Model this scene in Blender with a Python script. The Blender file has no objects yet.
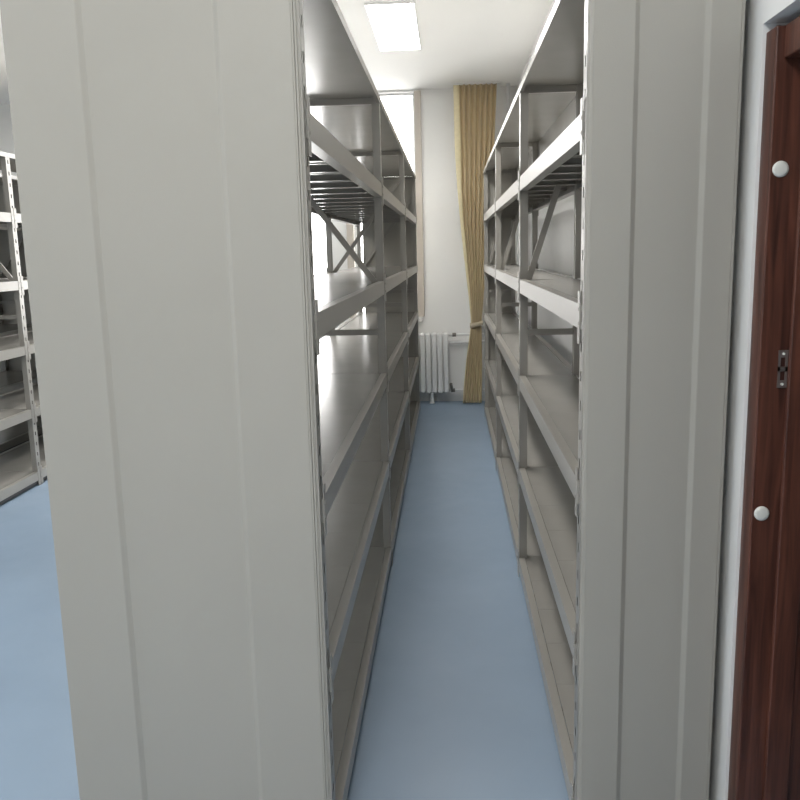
import bpy, bmesh, math, random
from mathutils import Vector, Matrix
random.seed(7)
S = bpy.context.scene
C = S.collection
PI = math.pi

# ------------------------------------------------------------------ materials
def nm(name):
    m = bpy.data.materials.new(name); m.use_nodes = True
    nt = m.node_tree
    return m, nt, nt.nodes['Principled BSDF']

def paint(name, col, rough=.5, var=.04, scale=6, spec=.5, bump=0, bscale=200, metal=0, coat=0):
    m, nt, b = nm(name)
    n = nt.nodes.new('ShaderNodeTexNoise'); n.inputs['Scale'].default_value = scale; n.inputs['Detail'].default_value = 4
    tc = nt.nodes.new('ShaderNodeTexCoord'); nt.links.new(tc.outputs['Object'], n.inputs['Vector'])
    r = nt.nodes.new('ShaderNodeValToRGB')
    r.color_ramp.elements[0].position = .3; r.color_ramp.elements[1].position = .7
    r.color_ramp.elements[0].color = [c*(1-var) for c in col]+[1]
    r.color_ramp.elements[1].color = [min(1, c*(1+var)) for c in col]+[1]
    nt.links.new(n.outputs['Fac'], r.inputs['Fac']); nt.links.new(r.outputs['Color'], b.inputs['Base Color'])
    b.inputs['Roughness'].default_value = rough; b.inputs['Specular IOR Level'].default_value = spec
    b.inputs['Metallic'].default_value = metal; b.inputs['Coat Weight'].default_value = coat
    if bump:
        n2 = nt.nodes.new('ShaderNodeTexNoise'); n2.inputs['Scale'].default_value = bscale
        nt.links.new(tc.outputs['Object'], n2.inputs['Vector'])
        bp = nt.nodes.new('ShaderNodeBump'); bp.inputs['Strength'].default_value = bump; bp.inputs['Distance'].default_value = .002
        nt.links.new(n2.outputs['Fac'], bp.inputs['Height']); nt.links.new(bp.outputs['Normal'], b.inputs['Normal'])
    return m

M = {}
M['panel'] = paint('grey_panel_paint', (.395, .38, .342), .42, .015, 2, .4, .15, 500)
M['rack'] = paint('grey_rack_paint', (.345, .33, .30), .3, .02, 3, .5)
M['deck'] = paint('grey_deck_steel', (.36, .347, .32), .26, .04, 5, .6)
M['dark'] = paint('dark_gap', (.06, .06, .06), .7)
M['wall'] = paint('white_wall_paint', (.84, .84, .83), .8, .01, 3, .3, .1, 120)
M['ceiling'] = paint('ceiling_paint', (.90, .90, .885), .9, .008, 2, .2)
M['trim'] = paint('beige_window_trim', (.55, .50, .45), .6, .02)
M['radiator'] = paint('white_radiator_enamel', (.84, .84, .84), .35, .01)
M['brass'] = paint('dull_valve_metal', (.22, .21, .2), .4, .05, 20, .5, 0, 1, .6)
M['base'] = paint('white_skirting', (.66, .66, .66), .5, .03, 8)
M['cap'] = paint('white_plastic_cap', (.75, .75, .71), .4, .02, 40)
M['steel'] = paint('brushed_steel', (.35, .30, .28), .35, .06, 60, .5, 0, 1, .8)
M['frame'] = paint('white_window_frame', (.8, .8, .8), .4, .01)
M['tie'] = paint('cream_tieback_cloth', (.60, .51, .38), .8, .05, 60)
M['lining'] = paint('pale_curtain_edge', (.74, .66, .44), .8, .05, 30)

def floor_mat():
    m, nt, b = nm('blue_vinyl_floor')
    tc = nt.nodes.new('ShaderNodeTexCoord')
    n = nt.nodes.new('ShaderNodeTexNoise'); n.inputs['Scale'].default_value = 2.2; n.inputs['Detail'].default_value = 8
    nt.links.new(tc.outputs['Object'], n.inputs['Vector'])
    r = nt.nodes.new('ShaderNodeValToRGB')
    r.color_ramp.elements[0].position = .3; r.color_ramp.elements[1].position = .7
    r.color_ramp.elements[0].color = (.24, .325, .43, 1); r.color_ramp.elements[1].color = (.27, .36, .47, 1)
    nt.links.new(n.outputs['Fac'], r.inputs['Fac']); nt.links.new(r.outputs['Color'], b.inputs['Base Color'])
    n2 = nt.nodes.new('ShaderNodeTexNoise'); n2.inputs['Scale'].default_value = 9; n2.inputs['Detail'].default_value = 5
    nt.links.new(tc.outputs['Object'], n2.inputs['Vector'])
    mr = nt.nodes.new('ShaderNodeMapRange'); mr.inputs['To Min'].default_value = .36; mr.inputs['To Max'].default_value = .5
    nt.links.new(n2.outputs['Fac'], mr.inputs['Value']); nt.links.new(mr.outputs['Result'], b.inputs['Roughness'])
    bp = nt.nodes.new('ShaderNodeBump'); bp.inputs['Strength'].default_value = .12; bp.inputs['Distance'].default_value = .003
    nt.links.new(n2.outputs['Fac'], bp.inputs['Height']); nt.links.new(bp.outputs['Normal'], b.inputs['Normal'])
    return m
M['floor'] = floor_mat()

def wood_mat():
    m, nt, b = nm('red_brown_door_wood')
    tc = nt.nodes.new('ShaderNodeTexCoord')
    mp = nt.nodes.new('ShaderNodeMapping'); mp.inputs['Scale'].default_value = (40, 40, 2.2)
    n = nt.nodes.new('ShaderNodeTexNoise'); n.inputs['Scale'].default_value = 1.6; n.inputs['Detail'].default_value = 6; n.inputs['Distortion'].default_value = .6
    nt.links.new(tc.outputs['Object'], mp.inputs['Vector']); nt.links.new(mp.outputs['Vector'], n.inputs['Vector'])
    r = nt.nodes.new('ShaderNodeValToRGB')
    r.color_ramp.elements[0].position = .3; r.color_ramp.elements[1].position = .72
    r.color_ramp.elements[0].color = (.045, .016, .011, 1); r.color_ramp.elements[1].color = (.145, .052, .033, 1)
    nt.links.new(n.outputs['Fac'], r.inputs['Fac']); nt.links.new(r.outputs['Color'], b.inputs['Base Color'])
    b.inputs['Roughness'].default_value = .38
    return m
M['wood'] = wood_mat()

def cloth_mat():
    m, nt, b = nm('ochre_curtain_cloth')
    tc = nt.nodes.new('ShaderNodeTexCoord')
    n = nt.nodes.new('ShaderNodeTexNoise'); n.inputs['Scale'].default_value = 12; n.inputs['Detail'].default_value = 3
    nt.links.new(tc.outputs['Object'], n.inputs['Vector'])
    r = nt.nodes.new('ShaderNodeValToRGB')
    r.color_ramp.elements[0].color = (.50, .40, .235, 1); r.color_ramp.elements[1].color = (.58, .47, .29, 1)
    nt.links.new(n.outputs['Fac'], r.inputs['Fac']); nt.links.new(r.outputs['Color'], b.inputs['Base Color'])
    b.inputs['Roughness'].default_value = .75; b.inputs['Sheen Weight'].default_value = .2
    return m
M['cloth'] = cloth_mat()

def glass_mat():
    m = bpy.data.materials.new('window_glass'); m.use_nodes = True
    nt = m.node_tree; nt.nodes.clear()
    o = nt.nodes.new('ShaderNodeOutputMaterial'); mx = nt.nodes.new('ShaderNodeMixShader')
    t = nt.nodes.new('ShaderNodeBsdfTransparent'); g = nt.nodes.new('ShaderNodeBsdfGlossy'); g.inputs['Roughness'].default_value = .02
    f = nt.nodes.new('ShaderNodeFresnel'); f.inputs['IOR'].default_value = 1.45
    nt.links.new(f.outputs[0], mx.inputs[0]); nt.links.new(t.outputs[0], mx.inputs[1]); nt.links.new(g.outputs[0], mx.inputs[2])
    nt.links.new(mx.outputs[0], o.inputs[0])
    return m
M['glass'] = glass_mat()

def emit_mat(name, col, s):
    m, nt, b = nm(name)
    b.inputs['Base Color'].default_value = (.8, .8, .8, 1)
    b.inputs['Emission Color'].default_value = (*col, 1); b.inputs['Emission Strength'].default_value = s
    return m
M['led'] = emit_mat('lit_diffuser', (1, .99, .97), 16)

# ------------------------------------------------------------------ mesh helpers
def box(bm, x0, x1, y0, y1, z0, z1):
    v = [bm.verts.new(p) for p in ((x0,y0,z0),(x1,y0,z0),(x1,y1,z0),(x0,y1,z0),(x0,y0,z1),(x1,y0,z1),(x1,y1,z1),(x0,y1,z1))]
    for f in ((3,2,1,0),(4,5,6,7),(0,1,5,4),(1,2,6,5),(2,3,7,6),(3,0,4,7)):
        bm.faces.new([v[i] for i in f])

def bar(bm, p, q, w, d, up=(0,1,0)):
    """rectangular bar from p to q, w across, d along the 'up' hint"""
    p, q = Vector(p), Vector(q); a = (q-p).normalized(); u = Vector(up)
    u = (u - a*a.dot(u)).normalized(); s = a.cross(u)
    vs = []
    for c in (p, q):
        for i, j in ((-1,-1),(1,-1),(1,1),(-1,1)):
            vs.append(bm.verts.new(c + s*(w/2*i) + u*(d/2*j)))
    for f in ((3,2,1,0),(4,5,6,7),(0,1,5,4),(1,2,6,5),(2,3,7,6),(3,0,4,7)):
        bm.faces.new([vs[i] for i in f])

def tube(bm, pts, r, n=12):
    pts = [Vector(p) for p in pts]; rings = []
    for i, p in enumerate(pts):
        a = (pts[min(i+1, len(pts)-1)] - pts[max(i-1, 0)]).normalized()
        u = Vector((0,0,1)) if abs(a.z) < .9 else Vector((1,0,0))
        u = (u - a*a.dot(u)).normalized(); s = a.cross(u)
        rings.append([bm.verts.new(p + (u*math.cos(2*PI*k/n) + s*math.sin(2*PI*k/n))*r) for k in range(n)])
    for a, b in zip(rings, rings[1:]):
        for k in range(n):
            bm.faces.new((a[k], a[(k+1) % n], b[(k+1) % n], b[k]))
    bm.faces.new(rings[0][::-1]); bm.faces.new(rings[-1])

def prism(bm, pts, z0, z1):
    a = [bm.verts.new((x, y, z0)) for x, y in pts]; b = [bm.verts.new((x, y, z1)) for x, y in pts]
    n = len(pts)
    for i in range(n):
        bm.faces.new((a[i], a[(i+1) % n], b[(i+1) % n], b[i]))
    bm.faces.new(a[::-1]); bm.faces.new(b)

def obj(name, bm, mat, parent=None, bevel=0, smooth=False, seg=2):
    bmesh.ops.recalc_face_normals(bm, faces=bm.faces[:])
    me = bpy.data.meshes.new(name); bm.to_mesh(me); bm.free()
    me.materials.append(M[mat])
    if smooth:
        for p in me.polygons: p.use_smooth = True
    o = bpy.data.objects.new(name, me); C.objects.link(o)
    if parent: o.parent = parent
    if bevel:
        b = o.modifiers.new('bevel', 'BEVEL'); b.width = bevel; b.segments = seg; b.limit_method = 'ANGLE'
    return o

def B(*boxes):
    bm = bmesh.new()
    for b in boxes: box(bm, *b)
    return bm

def thing(name, label, cat, loc=(0,0,0), group=None):
    o = bpy.data.objects.new(name, None); C.objects.link(o); o.location = loc; o.empty_display_size = .1
    o['label'] = label; o['category'] = cat
    if group: o['group'] = group
    return o

def tag(o, label, cat, group=None):
    o['label'] = label; o['category'] = cat
    if group: o['group'] = group
    return o

def struct(name, bm, mat, label=None, cat=None, bevel=0):
    o = obj(name, bm, mat, None, bevel); o['kind'] = 'structure'
    if label: o['label'] = label
    if cat: o['category'] = cat
    return o

def inst(src, parent, loc):
    """copy of a linked object with its children"""
    o = src.copy(); C.objects.link(o); o.parent = parent; o.location = loc
    for ch in list(src.children):
        inst(ch, o, ch.location)
    return o

# ------------------------------------------------------------------ room shell
CH = 3.015; WX = .66; FY = 8.32; LX = -6.0; BY = -3.2
struct('floor', B((LX-.1, WX+1.5, BY-.1, FY+.2, -.1, 0)), 'floor', 'glossy blue vinyl floor running down the aisle', 'floor')
struct('ceiling', B((LX-.1, WX+.2, BY-.1, FY+.2, CH, CH+.1)), 'ceiling', 'plain white ceiling', 'ceiling')
struct('wall_left', B((LX-.2, LX, BY-.1, 1.0, 0, CH), (LX-.2, LX, 3.0, FY+.2, 0, CH), (LX-.2, LX, 1.0, 3.0, 0, .845), (LX-.2, LX, 1.0, 3.0, 2.45, CH)), 'wall', 'white side wall beyond the shelving', 'wall')
struct('wall_front', B((LX, WX+.2, BY-.1, BY, 0, CH)), 'wall', 'white wall behind the viewer', 'wall')
DY0, DY1, DZ = .95, 1.89, 1.95
struct('wall_right', B((WX, WX+.2, DY1, FY+.2, 0, CH), (WX, WX+.2, BY, DY0, 0, CH), (WX, WX+.2, DY0, DY1, DZ, CH)), 'wall',
       'white wall with the brown door frame', 'wall')
# corridor beyond the doorway
struct('wall_corridor', B((WX+1.4, WX+1.5, BY, FY, 0, CH), (WX+.2, WX+1.4, 2.9, 3.0, 0, CH), (WX+.2, WX+1.4, -.6, -.5, 0, CH), (WX+.2, WX+1.4, -.5, 2.9, 2.6, 2.7)), 'wall',
       'white corridor wall beyond the doorway', 'wall')
# far wall with three window openings
wins = [(-.935, -.317, .845, 2.995), (-2.80, -1.18, .845, 2.995)]
bm = bmesh.new()
edges = [LX] + [e for w in sorted(wins) for e in (w[0], w[1])] + [WX]
for i in range(0, len(edges), 2):
    box(bm, edges[i], edges[i+1], FY, FY+.2, 0, CH)
for w in wins:
    box(bm, w[0], w[1], FY, FY+.2, 0, w[2]); box(bm, w[0], w[1], FY, FY+.2, w[3], CH)
struct('wall_back', bm, 'wall', 'white end wall with windows, radiator and curtain', 'wall')
for i, (x0, x1, z0, z1) in enumerate(wins):
    bm = bmesh.new(); t = .018; y0, y1 = FY+.07, FY+.12
    box(bm, x0, x0+t, y0, y1, z0, z1); box(bm, x1-t, x1, y0, y1, z0, z1)
    box(bm, x0+t, x1-t, y0, y1, z0, z0+t); box(bm, x0+t, x1-t, y0, y1, z1-t, z1)
    n = 1 if x1-x0 < 1 else 2
    for k in range(1, n):
        xm = x0+(x1-x0)*k/n; box(bm, xm-.02, xm+.02, y0, y1, z0+t, z1-t)
    w = struct('window_%d' % (i+1), bm, 'frame', ['narrow bright window above the radiator, beside the left shelving',
               'wide bright window on the end wall seen through the shelving', 'bright window on the end wall by the far left rack'][i], 'window')
    obj('pane', B((x0+t, x1-t, FY+.09, FY+.096, z0+t, z1-t)), 'glass', w)
    obj('sill', B((x0-.03, x1+.045, FY-.06, FY+.07, z0-.03, z0)), 'base', w, .004)
w = struct('window_3', B((LX-.12, LX-.07, 1, 1.04, .845, 2.45), (LX-.12, LX-.07, 2.96, 3.0, .845, 2.45), (LX-.12, LX-.07, 1.98, 2.02, .885, 2.41),
           (LX-.12, LX-.07, 1.04, 2.96, .845, .885), (LX-.12, LX-.07, 1.04, 2.96, 2.41, 2.45)), 'frame', 'unseen window added in the left side wall to let in light', 'window')  # unseen window, added to bring daylight in from the left
obj('pane', B((LX-.10, LX-.094, 1.04, 2.96, .885, 2.41)), 'glass', w)
struct('trim_1', B((-.317, -.253, FY-.025, FY, .86, 3.0)), 'trim', 'narrow beige trim down the right side of the window', 'trim', .003)
struct('trim_2', B((-1.005, -.935, FY-.025, FY, .86, 3.0)), 'trim', 'beige trim left of the narrow window', 'trim', .003)
struct('baseboard_back', B((-.14, .62, FY-.03, FY, 0, .095)), 'base', 'white baseboard between radiator foot and curtain', 'baseboard', .004)

# ------------------------------------------------------------------ door in the right wall
def make_door():
    bm = bmesh.new()
    box(bm, WX+.006, WX+.16, DY1-.06, DY1-.001, 0, 1.932)
    box(bm, WX+.066, WX+.12, DY1-.072, DY1-.06, 0, 1.85)
    d = obj('door_1', bm, 'wood', None, .003); d['kind'] = 'structure'
    d['label'] = 'reddish brown wooden door frame with white caps at right edge'; d['category'] = 'door'
    obj('door_head', B((WX+.022, WX+.16, DY0+.06, DY1-.06, 1.868, 1.932), (WX+.066, WX+.12, DY0+.072, DY1-.072, 1.856, 1.868)), 'wood', d, .003)
    obj('door_jamb', B((WX+.006, WX+.16, DY0+.001, DY0+.06, 0, 1.932), (WX+.066, WX+.12, DY0+.06, DY0+.072, 0, 1.85)), 'wood', d, .003)
    for z in (1.650, .906):
        bm = bmesh.new(); n = 28; x, y = .688, DY1-.06
        prof = ((0, .0165), (.0025, .0165), (.0048, .0135), (.0056, .008))
        rings = []
        for dy, r in prof:
            rings.append([bm.verts.new((x+r*math.cos(2*PI*k/n), y-dy, z+r*math.sin(2*PI*k/n))) for k in range(n)])
        for a, b in zip(rings, rings[1:]):
            for k in range(n): bm.faces.new((a[k], a[(k+1) % n], b[(k+1) % n], b[k]))
        bm.faces.new(rings[-1]); bm.faces.new(rings[0][::-1])
        c = obj('bumper_cap', bm, 'cap', d, smooth=True); c['label'] = 'round white plastic cap'
    bm = bmesh.new(); y = DY1-.06
    for z0, z1 in ((1.19, 1.206), (1.226, 1.236), (1.256, 1.272)): box(bm, .7055, .7255, y-.0025, y, z0, z1)
    box(bm, .7055, .7105, y-.0025, y, 1.206, 1.256); box(bm, .7205, .7255, y-.0025, y, 1.206, 1.256)
    s = obj('strike_plate', bm, 'steel', d); s['label'] = 'small metal strike plate'
    for z in (1.198, 1.264):
        bm = bmesh.new(); tube(bm, [(.7155, y-.0045, z), (.7155, y-.002, z)], .003, 10); obj('screw', bm, 'cap', s)
make_door()

# ------------------------------------------------------------------ shelving
LV = [2.174, 1.800, 1.369, .945, .522, .095]       # top of each shelf
BH = .058
PW, PD = .034, .050                                # post across / along the run

def post_bm(h, z0=.03):
    """perforated upright: hollow channel, slots cut in the aisle face (x = 0), body to +x"""
    bm = bmesh.new()
    ys = [-PD/2, -.006, .006, PD/2]; pitch = .0705; zs = [z0]
    z = z0+.03
    while z+.026 < h:
        zs += [z, z+.024]; z += pitch
    zs.append(h)
    g = [[bm.verts.new((0, y, z)) for y in ys] for z in zs]
    for r in range(len(zs)-1):
        for c in range(3):
            if c == 1 and r % 2 == 1: continue
            bm.faces.new((g[r][c], g[r][c+1], g[r+1][c+1], g[r+1][c]))
    t = .0025
    box(bm, 0.0003, PW, -PD/2, -PD/2+t, z0, h); box(bm, 0.0003, PW, PD/2-t, PD/2, z0, h)
    box(bm, PW-t, PW, -PD/2+t, -PD/2+.014, z0, h); box(bm, PW-t, PW, PD/2-.014, PD/2-t, z0, h)
    box(bm, 0, PW, -PD/2, PD/2, z0-.012, z0)
    return bm

def mesh_of(name, bm, mat):
    bmesh.ops.recalc_face_normals(bm, faces=bm.faces[:])
    me = bpy.data.meshes.new(name); bm.to_mesh(me); bm.free(); me.materials.append(M[mat]); return me

def part(name, me, parent, loc=(0,0,0), sx=1):
    o = bpy.data.objects.new(name, me); C.objects.link(o); o.parent = parent; o.location = loc
    if sx == -1: o.scale = (-1, 1, 1)
    return o

cache = {}
def rack_meshes(D, style):
    """shared meshes of one rack of depth D: posts, cross bar and diagonals"""
    key = (D, style)
    if key in cache: return cache[key]
    h = LV[0]-.004
    m = {'front': mesh_of('post', post_bm(h), 'rack')}
    bm = post_bm(h)
    for v in bm.verts: v.co.x = D - v.co.x
    m['rear'] = mesh_of('post', bm, 'rack')
    bm = bmesh.new(); bar(bm, (PW, 0, 0), (D-PW, 0, 0), .026, .022); m['bar'] = mesh_of('cross_bar', bm, 'rack')
    def dg(x0, z0, x1, z1):
        bm = bmesh.new(); bar(bm, (x0, .004, z0), (x1, .004, z1), .026, .014); return mesh_of('diagonal_brace', bm, 'rack')
    a, b = PW, D-PW+.004
    if style == 'narrow': m['diag'] = [dg(a, 1.35, b, 1.995)]
    else:
        m['diag'] = [dg(a, 1.985, b, 1.345)]
        m['diag_first'] = [dg(a, 1.352, b, 1.998)]
    cache[key] = m
    return m

def beam_mesh(L):
    """aisle-side beam: outer face, top lip, lower return"""
    bm = bmesh.new(); y0, y1 = PD/2*0+.002, L-.002
    box(bm, -.003, .001, y0, y1, -BH, 0)            # face
    box(bm, .001, .024, y0, y1, -.003, 0)           # top lip
    box(bm, .001, .030, y0, y1, -BH, -BH+.003)      # lower return
    box(bm, .021, .024, y0, y1, -.024, -.003)
    for yy in (y0+.012, y1-.020):                   # end hooks
        box(bm, -.005, -.003, yy-.010, yy+.018, -BH-.035, .030)
        for zz in (-.045, -.012): box(bm, -.0065, -.005, yy, yy+.008, zz-.004, zz+.004)
    return mesh_of('beam', bm, 'rack')

def deck_mesh(L, D):
    bm = bmesh.new(); x0, x1 = .0262, D-.0262; n = 6
    a, b = .004, L-.004; w = (b-a)/n
    for k in range(n):
        y0, y1 = a+w*k+.0005, a+w*(k+1)-.0005
        box(bm, x0, x1, y0, y1, -.0055, -.0035)
        if True:
            box(bm, x0, x1, y0, y0+.0015, -.036, -.0055); box(bm, x0, x1, y1-.0015, y1, -.036, -.0055)
            box(bm, x0, x1, y0+.0015, y0+.016, -.036, -.0345); box(bm, x0, x1, y1-.016, y1-.0015, -.036, -.0345)
            box(bm, x0, x1, (y0+y1)/2-.012, (y0+y1)/2+.012, -.026, -.0055)
    return mesh_of('deck', bm, 'deck')

def cover_mesh(L, w, back=False):
    """flat top cover with a thin folded edge on the aisle side"""
    bm = bmesh.new(); box(bm, -.003, w, .001, L-.001, -.003, 0)
    box(bm, -.003, -.001, .001, L-.001, -.028, -.003); box(bm, -.001, .012, .001, L-.001, -.028, -.026)
    if back: box(bm, w-.002, w, .001, L-.001, -.125, -.003)
    return mesh_of('top_cover', bm, 'deck')

def end_panel(unit, x0, x1, y, z1=2.26):
    """grey end panel whose middle field is recessed between two bevelled steps"""
    w = x1-x0; r = .008; bw = .011
    if w > .5: a, b = x0+w*.270, x0+w*.743
    else: a, b = x0+.094, x0+.243
    pts = [(x0, y), (a-bw/2, y), (a+bw/2, y+r), (b-bw/2, y+r), (b+bw/2, y), (x1, y), (x1, y+.0125), (x0, y+.0125)]
    bm = bmesh.new(); prism(bm, pts, .03, z1)
    p = obj('end_panel', bm, 'panel', unit, .0015)
    for s in (x0, x1):
        sg = 1 if s == x1 else -1
        if w > .5 and s == x0: continue
        bm = bmesh.new()
        # fluted corner strip: three small round ribs
        if w > .5:
            pr = [(0, y-.001), (.004, y), (.005, y+.003), (.006, y), (.010, y+.001), (.011, y+.004), (.012, y+.001), (.016, y+.004), (.018, y+.010), (.018, y+.0125), (0, y+.0125)] if s == x1 else [(0, y), (.005, y+.0005), (.009, y+.003), (.0115, y+.009), (.012, y+.0125), (0, y+.0125)]
            prism(bm, [(s+sg*a_, b_) for a_, b_ in pr], .03, z1)
        else:
            yb = y+(.30 if s == x1 else .0125)  # outer strip extended far back to shade the gap at the wall
            prism(bm, [(s, y), (s+sg*.006, y+.002), (s+sg*.009, y+.008), (s+sg*.009, yb), (s, yb)], .03, z1)
        obj('edge_strip', bm, 'panel', p)
    obj('kick_plate', B((x0+.004, x1-.004, y+.003, y+.011, .008, .03)), 'dark', p)
    return p

def shelving(name, label, x_face, d, D, ys, style, panel_y, panel_x, far_x=None):
    """d = +1: the rack's body lies towards +x of its aisle face, -1: towards -x"""
    u = thing(name, label, 'shelving unit', (x_face, ys[0], 0))
    m = rack_meshes(D, style); kinds = {}
    for i, y in enumerate(ys):
        f = bpy.data.objects.new('upright_frame', None); C.objects.link(f); f.parent = u
        f.empty_display_size = .05; f.location = (0, y-ys[0], 0); f.scale = (d, 1, 1)
        part('post', m['front'], f); part('post', m['rear'], f)
        for z in (.062, 1.135, 2.157): part('cross_bar', m['bar'], f, (0, 0, z))
        for me in (m['diag_first'] if style == 'deep' and i < 2 else m['diag']): part('diagonal_brace', me, f)
    for i in range(len(ys)-1):
        L = round(ys[i+1]-ys[i], 3)
        if L not in kinds: kinds[L] = (beam_mesh(L), deck_mesh(L, D), cover_mesh(L, D+.003, style == 'narrow'))
        bme, dme, cme = kinds[L]
        for k, z in enumerate(LV):
            s = bpy.data.objects.new('shelf', None); C.objects.link(s); s.parent = u
            s.empty_display_size = .05; s.location = (0, ys[i]-ys[0], z); s.scale = (d, 1, 1)
            if k == 0:
                part('top_cover', cme, s); continue
            part('beam', bme, s)
            r = part('beam', bme, s, (D, 0, 0)); r.scale = (-1, 1, 1)
            part('deck', dme, s)
    racks = [(0, d)]
    # chassis under the racks, on wheels
    offs = [o for o, d in racks] + [o+D*d for o, d in racks]
    a, b = min(offs)+.004, max(offs)-.004; L = ys[-1]-ys[0]
    bm = bmesh.new()
    box(bm, a, a+.03, .01, L, .012, .037); box(bm, b-.03, b, .01, L, .012, .037)
    for y in [yy-ys[0] for yy in ys]: box(bm, a+.03, b-.03, max(0.01, y-.02), min(L, y+.02), .012, .030)
    obj('chassis', bm, 'dark', u)
    for y in [yy-ys[0] for yy in ys]:
        for x in (a+.06, b-.06):
            bm = bmesh.new(); tube(bm, [(x-.012, y, .0105), (x+.012, y, .0105)], .0105, 16); obj('wheel', bm, 'dark', u)
    if panel_y is not None:
        fx = far_x or panel_x
        obj('back_panel', B((fx[0]-x_face, fx[1]-x_face, L+.027, L+.045, .03, 2.172)), 'panel', u, .002)
        end_panel(u, panel_x[0]-x_face, panel_x[1]-x_face, panel_y-ys[0])
    return u

YL = [1.828, 3.849, 5.850, 7.811]
YR = [1.967, 3.714, 5.605, 7.470]
shelving('mobile_shelving_unit', 'tall grey row of deep shelving with large flat end panel left of the aisle',
         -.300, -1, .550, YL, 'deep', 1.800, (-.928, -.318), (-.80, -.302))
shelving('mobile_shelving_unit', 'single row of empty grey shelves standing right of the aisle by the door',
         .306, 1, .27, YR, 'narrow', 1.928, (.316, .628), (.308, .574))
shelving('mobile_shelving_unit', 'pale grey rack of empty shelves at far left edge, across open floor',
         -2.790, -1, .550, [3.36, 5.318, 7.27], 'deep', 3.30, (-3.41, -2.80))

shelving('mobile_shelving_unit', 'grey rack added close behind the pale far left rack to darken its gaps',
         -3.50, -1, .550, [3.36, 5.318, 7.27], 'deep', 3.30, (-4.12, -3.51))  # assumed rack, added so the gaps in the rack before it look dark
# ------------------------------------------------------------------ radiator
rad = thing('radiator', 'white column radiator under the window at the end of the aisle', 'radiator', (-.40, 8.2, 0))
def R(x, y, z): return (x+.40, y-8.2, z)
x = -.047
bm = bmesh.new()
for dy in (-.035, .035):
    box(bm, -.024, .024, dy-.02, dy+.02, .115, .70)
for z in (.128, .682):
    tube(bm, [(0, -.036, z), (0, .036, z)], .0225, 14)
    for s in (-1, 1):
        bmesh.ops.create_uvsphere(bm, u_segments=14, v_segments=8, radius=.0225, matrix=Matrix.Translation((0, .036*s, z)))
    tube(bm, [(-.0285, 0, z), (.0285, 0, z)], .016, 14)
first = obj('radiator_section', bm, 'radiator', rad, .009, seg=3); first.location = R(x, 8.2, 0)
for k in range(1, 14):
    inst(first, rad, R(x-.0565*k, 8.2, 0))
for fx in (-.19, -.64):
    bm = bmesh.new(); box(bm, -.016, .016, -.02, .02, .012, .110); box(bm, -.026, .026, -.03, .03, 0, .012)
    o = obj('foot', bm, 'radiator', rad, .003); o.location = R(fx, 8.2, 0)
bm = bmesh.new(); tube(bm, [R(-.02, 8.2, .682), R(.30, 8.2, .682), R(.535, 8.2, .682)], .012); obj('supply_pipe', bm, 'radiator', rad, smooth=True)
bm = bmesh.new(); tube(bm, [R(-.02, 8.2, .128), R(.535, 8.2, .128)], .012); obj('return_pipe', bm, 'radiator', rad, smooth=True)
bm = bmesh.new(); tube(bm, [R(.02, 8.2, .682), R(.055, 8.2, .682)], .019); tube(bm, [R(.038, 8.2, .682), R(.038, 8.16, .682)], .012)
v = obj('valve', bm, 'brass', rad, smooth=True); v['label'] = 'dull metal valve'
bm = bmesh.new(); tube(bm, [R(.0, 8.2, .128), R(.04, 8.2, .128)], .02); tube(bm, [R(.01, 8.19, .14), R(.0, 8.17, .20)], .014)
v = obj('valve', bm, 'brass', rad, smooth=True); v['label'] = 'dark lower valve'
bm = bmesh.new(); tube(bm, [(-.04, 0, .6), (.515, 0, .6)], .015)
hp = obj('heating_pipe', bm, 'radiator', None, smooth=True); hp.location = (.03, 8.255, 0)
tag(hp, 'thin white horizontal pipe on the wall just below the radiator supply pipe', 'pipe')
bm = bmesh.new(); tube(bm, [(0, 0, 0), (0, 0, CH)], .016)
hp = obj('heating_pipe', bm, 'radiator', None, smooth=True); hp.location = (.565, 8.2, 0)
tag(hp, 'white vertical riser pipe in the corner behind the curtain', 'pipe')

# ------------------------------------------------------------------ curtain
def lerp_tab(tab, z):
    for (z0, a), (z1, b) in zip(tab, tab[1:]):
        if z1 <= z <= z0:
            t = (z0-z)/(z0-z1); return a+(b-a)*t
    return tab[-1][1] if z < tab[-1][0] else tab[0][1]
TL = [(3.0, .108), (2.45, .118), (2.1, .122), (1.75, .138), (1.44, .165), (1.15, .190), (1.0, .200), (.86, .208), (.79, .208), (.70, .196), (.45, .160), (.2, .134), (.01, .120)]
TR = [(3.0, .455), (2.45, .43), (2.0, .40), (1.5, .36), (1.0, .32), (.79, .300), (.7, .305), (.3, .305), (.01, .300)]
TE = [(3.0, .056), (2.45, .062), (2.1, .080), (1.75, .108), (1.44, .138), (1.15, .170), (1.0, .186), (.86, .198), (.79, .200), (.70, .188), (.45, .152), (.2, .126), (.01, .112)]
cur = thing('curtain', 'ochre full-length pleated curtain tied back beside the radiator', 'curtain', (.25, 8.10, 0))
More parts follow.
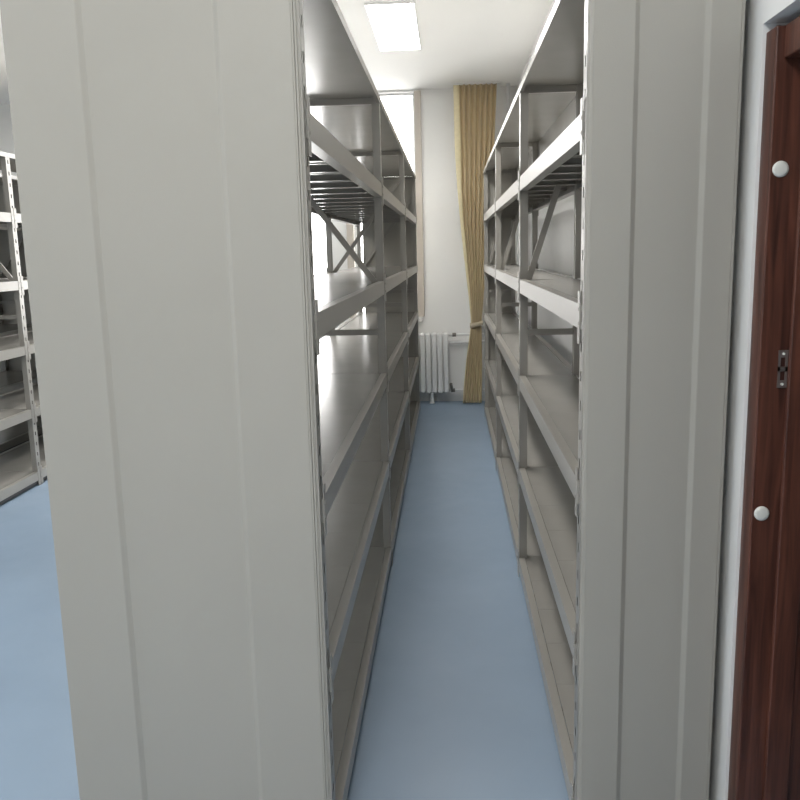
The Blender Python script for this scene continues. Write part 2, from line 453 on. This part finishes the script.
def sheet(name, xa, xb, mat, pleats, amp, ph, n, y0):
    bm = bmesh.new(); Z = [3.0-(2.985)*k/90 for k in range(91)]; g = []
    for z in Z:
        a, b = xa(z), xb(z); row = []
        tight = max(.45, min(1, (b-a)/.30)) if name == 'curtain_cloth' else 1
        for i in range(n+1):
            u = i/n
            wob = .5*math.sin(z*.35+u*5)
            s_ = math.sin(2*PI*pleats*u+ph+wob); fold = (1-2*abs(math.sin(PI*pleats*u+ph+wob/2))**.8 if name == 'curtain_cloth' else s_)
            row.append(bm.verts.new((a+(b-a)*u-.25, y0-8.10-amp*tight*fold, z)))
        g.append(row)
    for r in range(90):
        for i in range(n):
            bm.faces.new((g[r][i], g[r][i+1], g[r+1][i+1], g[r+1][i]))
    o = obj(name, bm, mat, cur, smooth=True)
    s = o.modifiers.new('thick', 'SOLIDIFY'); s.thickness = .003
    return o
sheet('curtain_cloth', lambda z: lerp_tab(TL, z), lambda z: lerp_tab(TR, z), 'cloth', 7, .026, 0, 260, 8.10)
o = sheet('curtain_edge', lambda z: lerp_tab(TE, z), lambda z: lerp_tab(TL, z)+.004, 'lining', .5, .008, 0, 12, 8.11)
o['label'] = 'pale yellow leading edge'
bm = bmesh.new(); n = 40; rings = []
for k in range(n):
    t = 2*PI*k/n; cx, cy = .252-.25, 0
    x_, y_ = cx+.062*math.cos(t), cy+.042*math.sin(t); dz = .012*math.cos(t)
    rings.append((x_, y_, dz))
vo = [[bm.verts.new((x_*s, y_*s, .79+dz+h)) for (x_, y_, dz) in rings] for s, h in ((1, -.022), (1, .022), (.96, .022), (.96, -.022))]
for a in range(4):
    for k in range(n):
        bm.faces.new((vo[a][k], vo[a][(k+1) % n], vo[(a+1) % 4][(k+1) % n], vo[(a+1) % 4][k]))
o = obj('tieback', bm, 'tie', cur, smooth=True); o['label'] = 'cream tieback band'
obj('curtain_track', B((.06-.25, .50-.25, -.012, .012, 3.003, 3.0149)), 'frame', cur)

# ------------------------------------------------------------------ ceiling light
cl = thing('ceiling_light', 'rectangular white lit ceiling panel above the left shelving', 'ceiling light', (-.35, 6.08, CH))
obj('light_frame', B((-.157, .157, -.605, -.595, -.012, 0), (-.157, .157, .595, .605, -.012, 0), (-.157, -.149, -.595, .595, -.012, 0), (.149, .157, -.595, .595, -.012, 0)), 'frame', cl)
obj('diffuser', B((-.149, .149, -.595, .595, -.010, -.002)), 'led', cl)

def area(x, y, sx, sy, p, col=(1, .97, .92)):  # unseen area lights added at ceiling height to brighten the room
    l = bpy.data.lights.new('added_fill_light', 'AREA'); l.shape = 'RECTANGLE'; l.size = sx; l.size_y = sy; l.energy = p; l.color = col
    o = bpy.data.objects.new('added_fill_light', l); C.objects.link(o); o.location = (x, y, CH-.01)
    return o
for x, y, p in ((-.35, 4.4, 24), (-.40, .1, 28), (-2.3, .1, 18), (-4.0, .1, 11), (-1.9, 2.6, 12), (-3.6, 2.6, 6), (-1.9, 6.08, 17), (-3.9, 6.08, 20)):
    area(x, y, .3, 1.2, p)
# daylight: portals in the windows guide the sky's light
for x0, x1, z0, z1 in wins:
    l = bpy.data.lights.new('window_portal', 'AREA'); l.shape = 'RECTANGLE'; l.size = x1-x0; l.size_y = z1-z0
    l.cycles.is_portal = True
    o = bpy.data.objects.new('window_portal', l); C.objects.link(o)
    o.location = ((x0+x1)/2, FY+.15, (z0+z1)/2); o.rotation_euler = (-PI/2, 0, 0)
l = bpy.data.lights.new('window_portal', 'AREA'); l.shape = 'RECTANGLE'; l.size = 1.6; l.size_y = 2.0; l.cycles.is_portal = True
o = bpy.data.objects.new('window_portal', l); C.objects.link(o); o.location = (LX-.15, 2.0, 1.65); o.rotation_euler = (0, -PI/2, 0)  # portal for the added side window

w = bpy.data.worlds.new('World'); S.world = w; w.use_nodes = True
bg = w.node_tree.nodes['Background']; bg.inputs['Color'].default_value = (1, .985, .96, 1); bg.inputs['Strength'].default_value = 8

# ------------------------------------------------------------------ camera
cam = bpy.data.cameras.new('camera'); co = bpy.data.objects.new('camera', cam); C.objects.link(co); S.camera = co
cam.sensor_width = 36; cam.sensor_fit = 'HORIZONTAL'; cam.lens = 833.09/800*36; cam.clip_start = .02
pit, yaw, rol = math.radians(10.1037), math.radians(3.5721), math.radians(-1.3533)
co.matrix_world = Matrix.Translation((0, 0, 1.5)) @ Matrix.Rotation(yaw, 4, 'Z') @ Matrix.Rotation(PI/2-pit, 4, 'X') @ Matrix.Rotation(rol, 4, 'Z')

S.view_settings.view_transform = 'Standard'; S.view_settings.look = 'None'
S.view_settings.gamma = 1; S.view_settings.use_curve_mapping = False
S.view_settings.exposure = .5
S.cycles.max_bounces = 10; S.cycles.diffuse_bounces = 6; S.cycles.use_light_tree = True
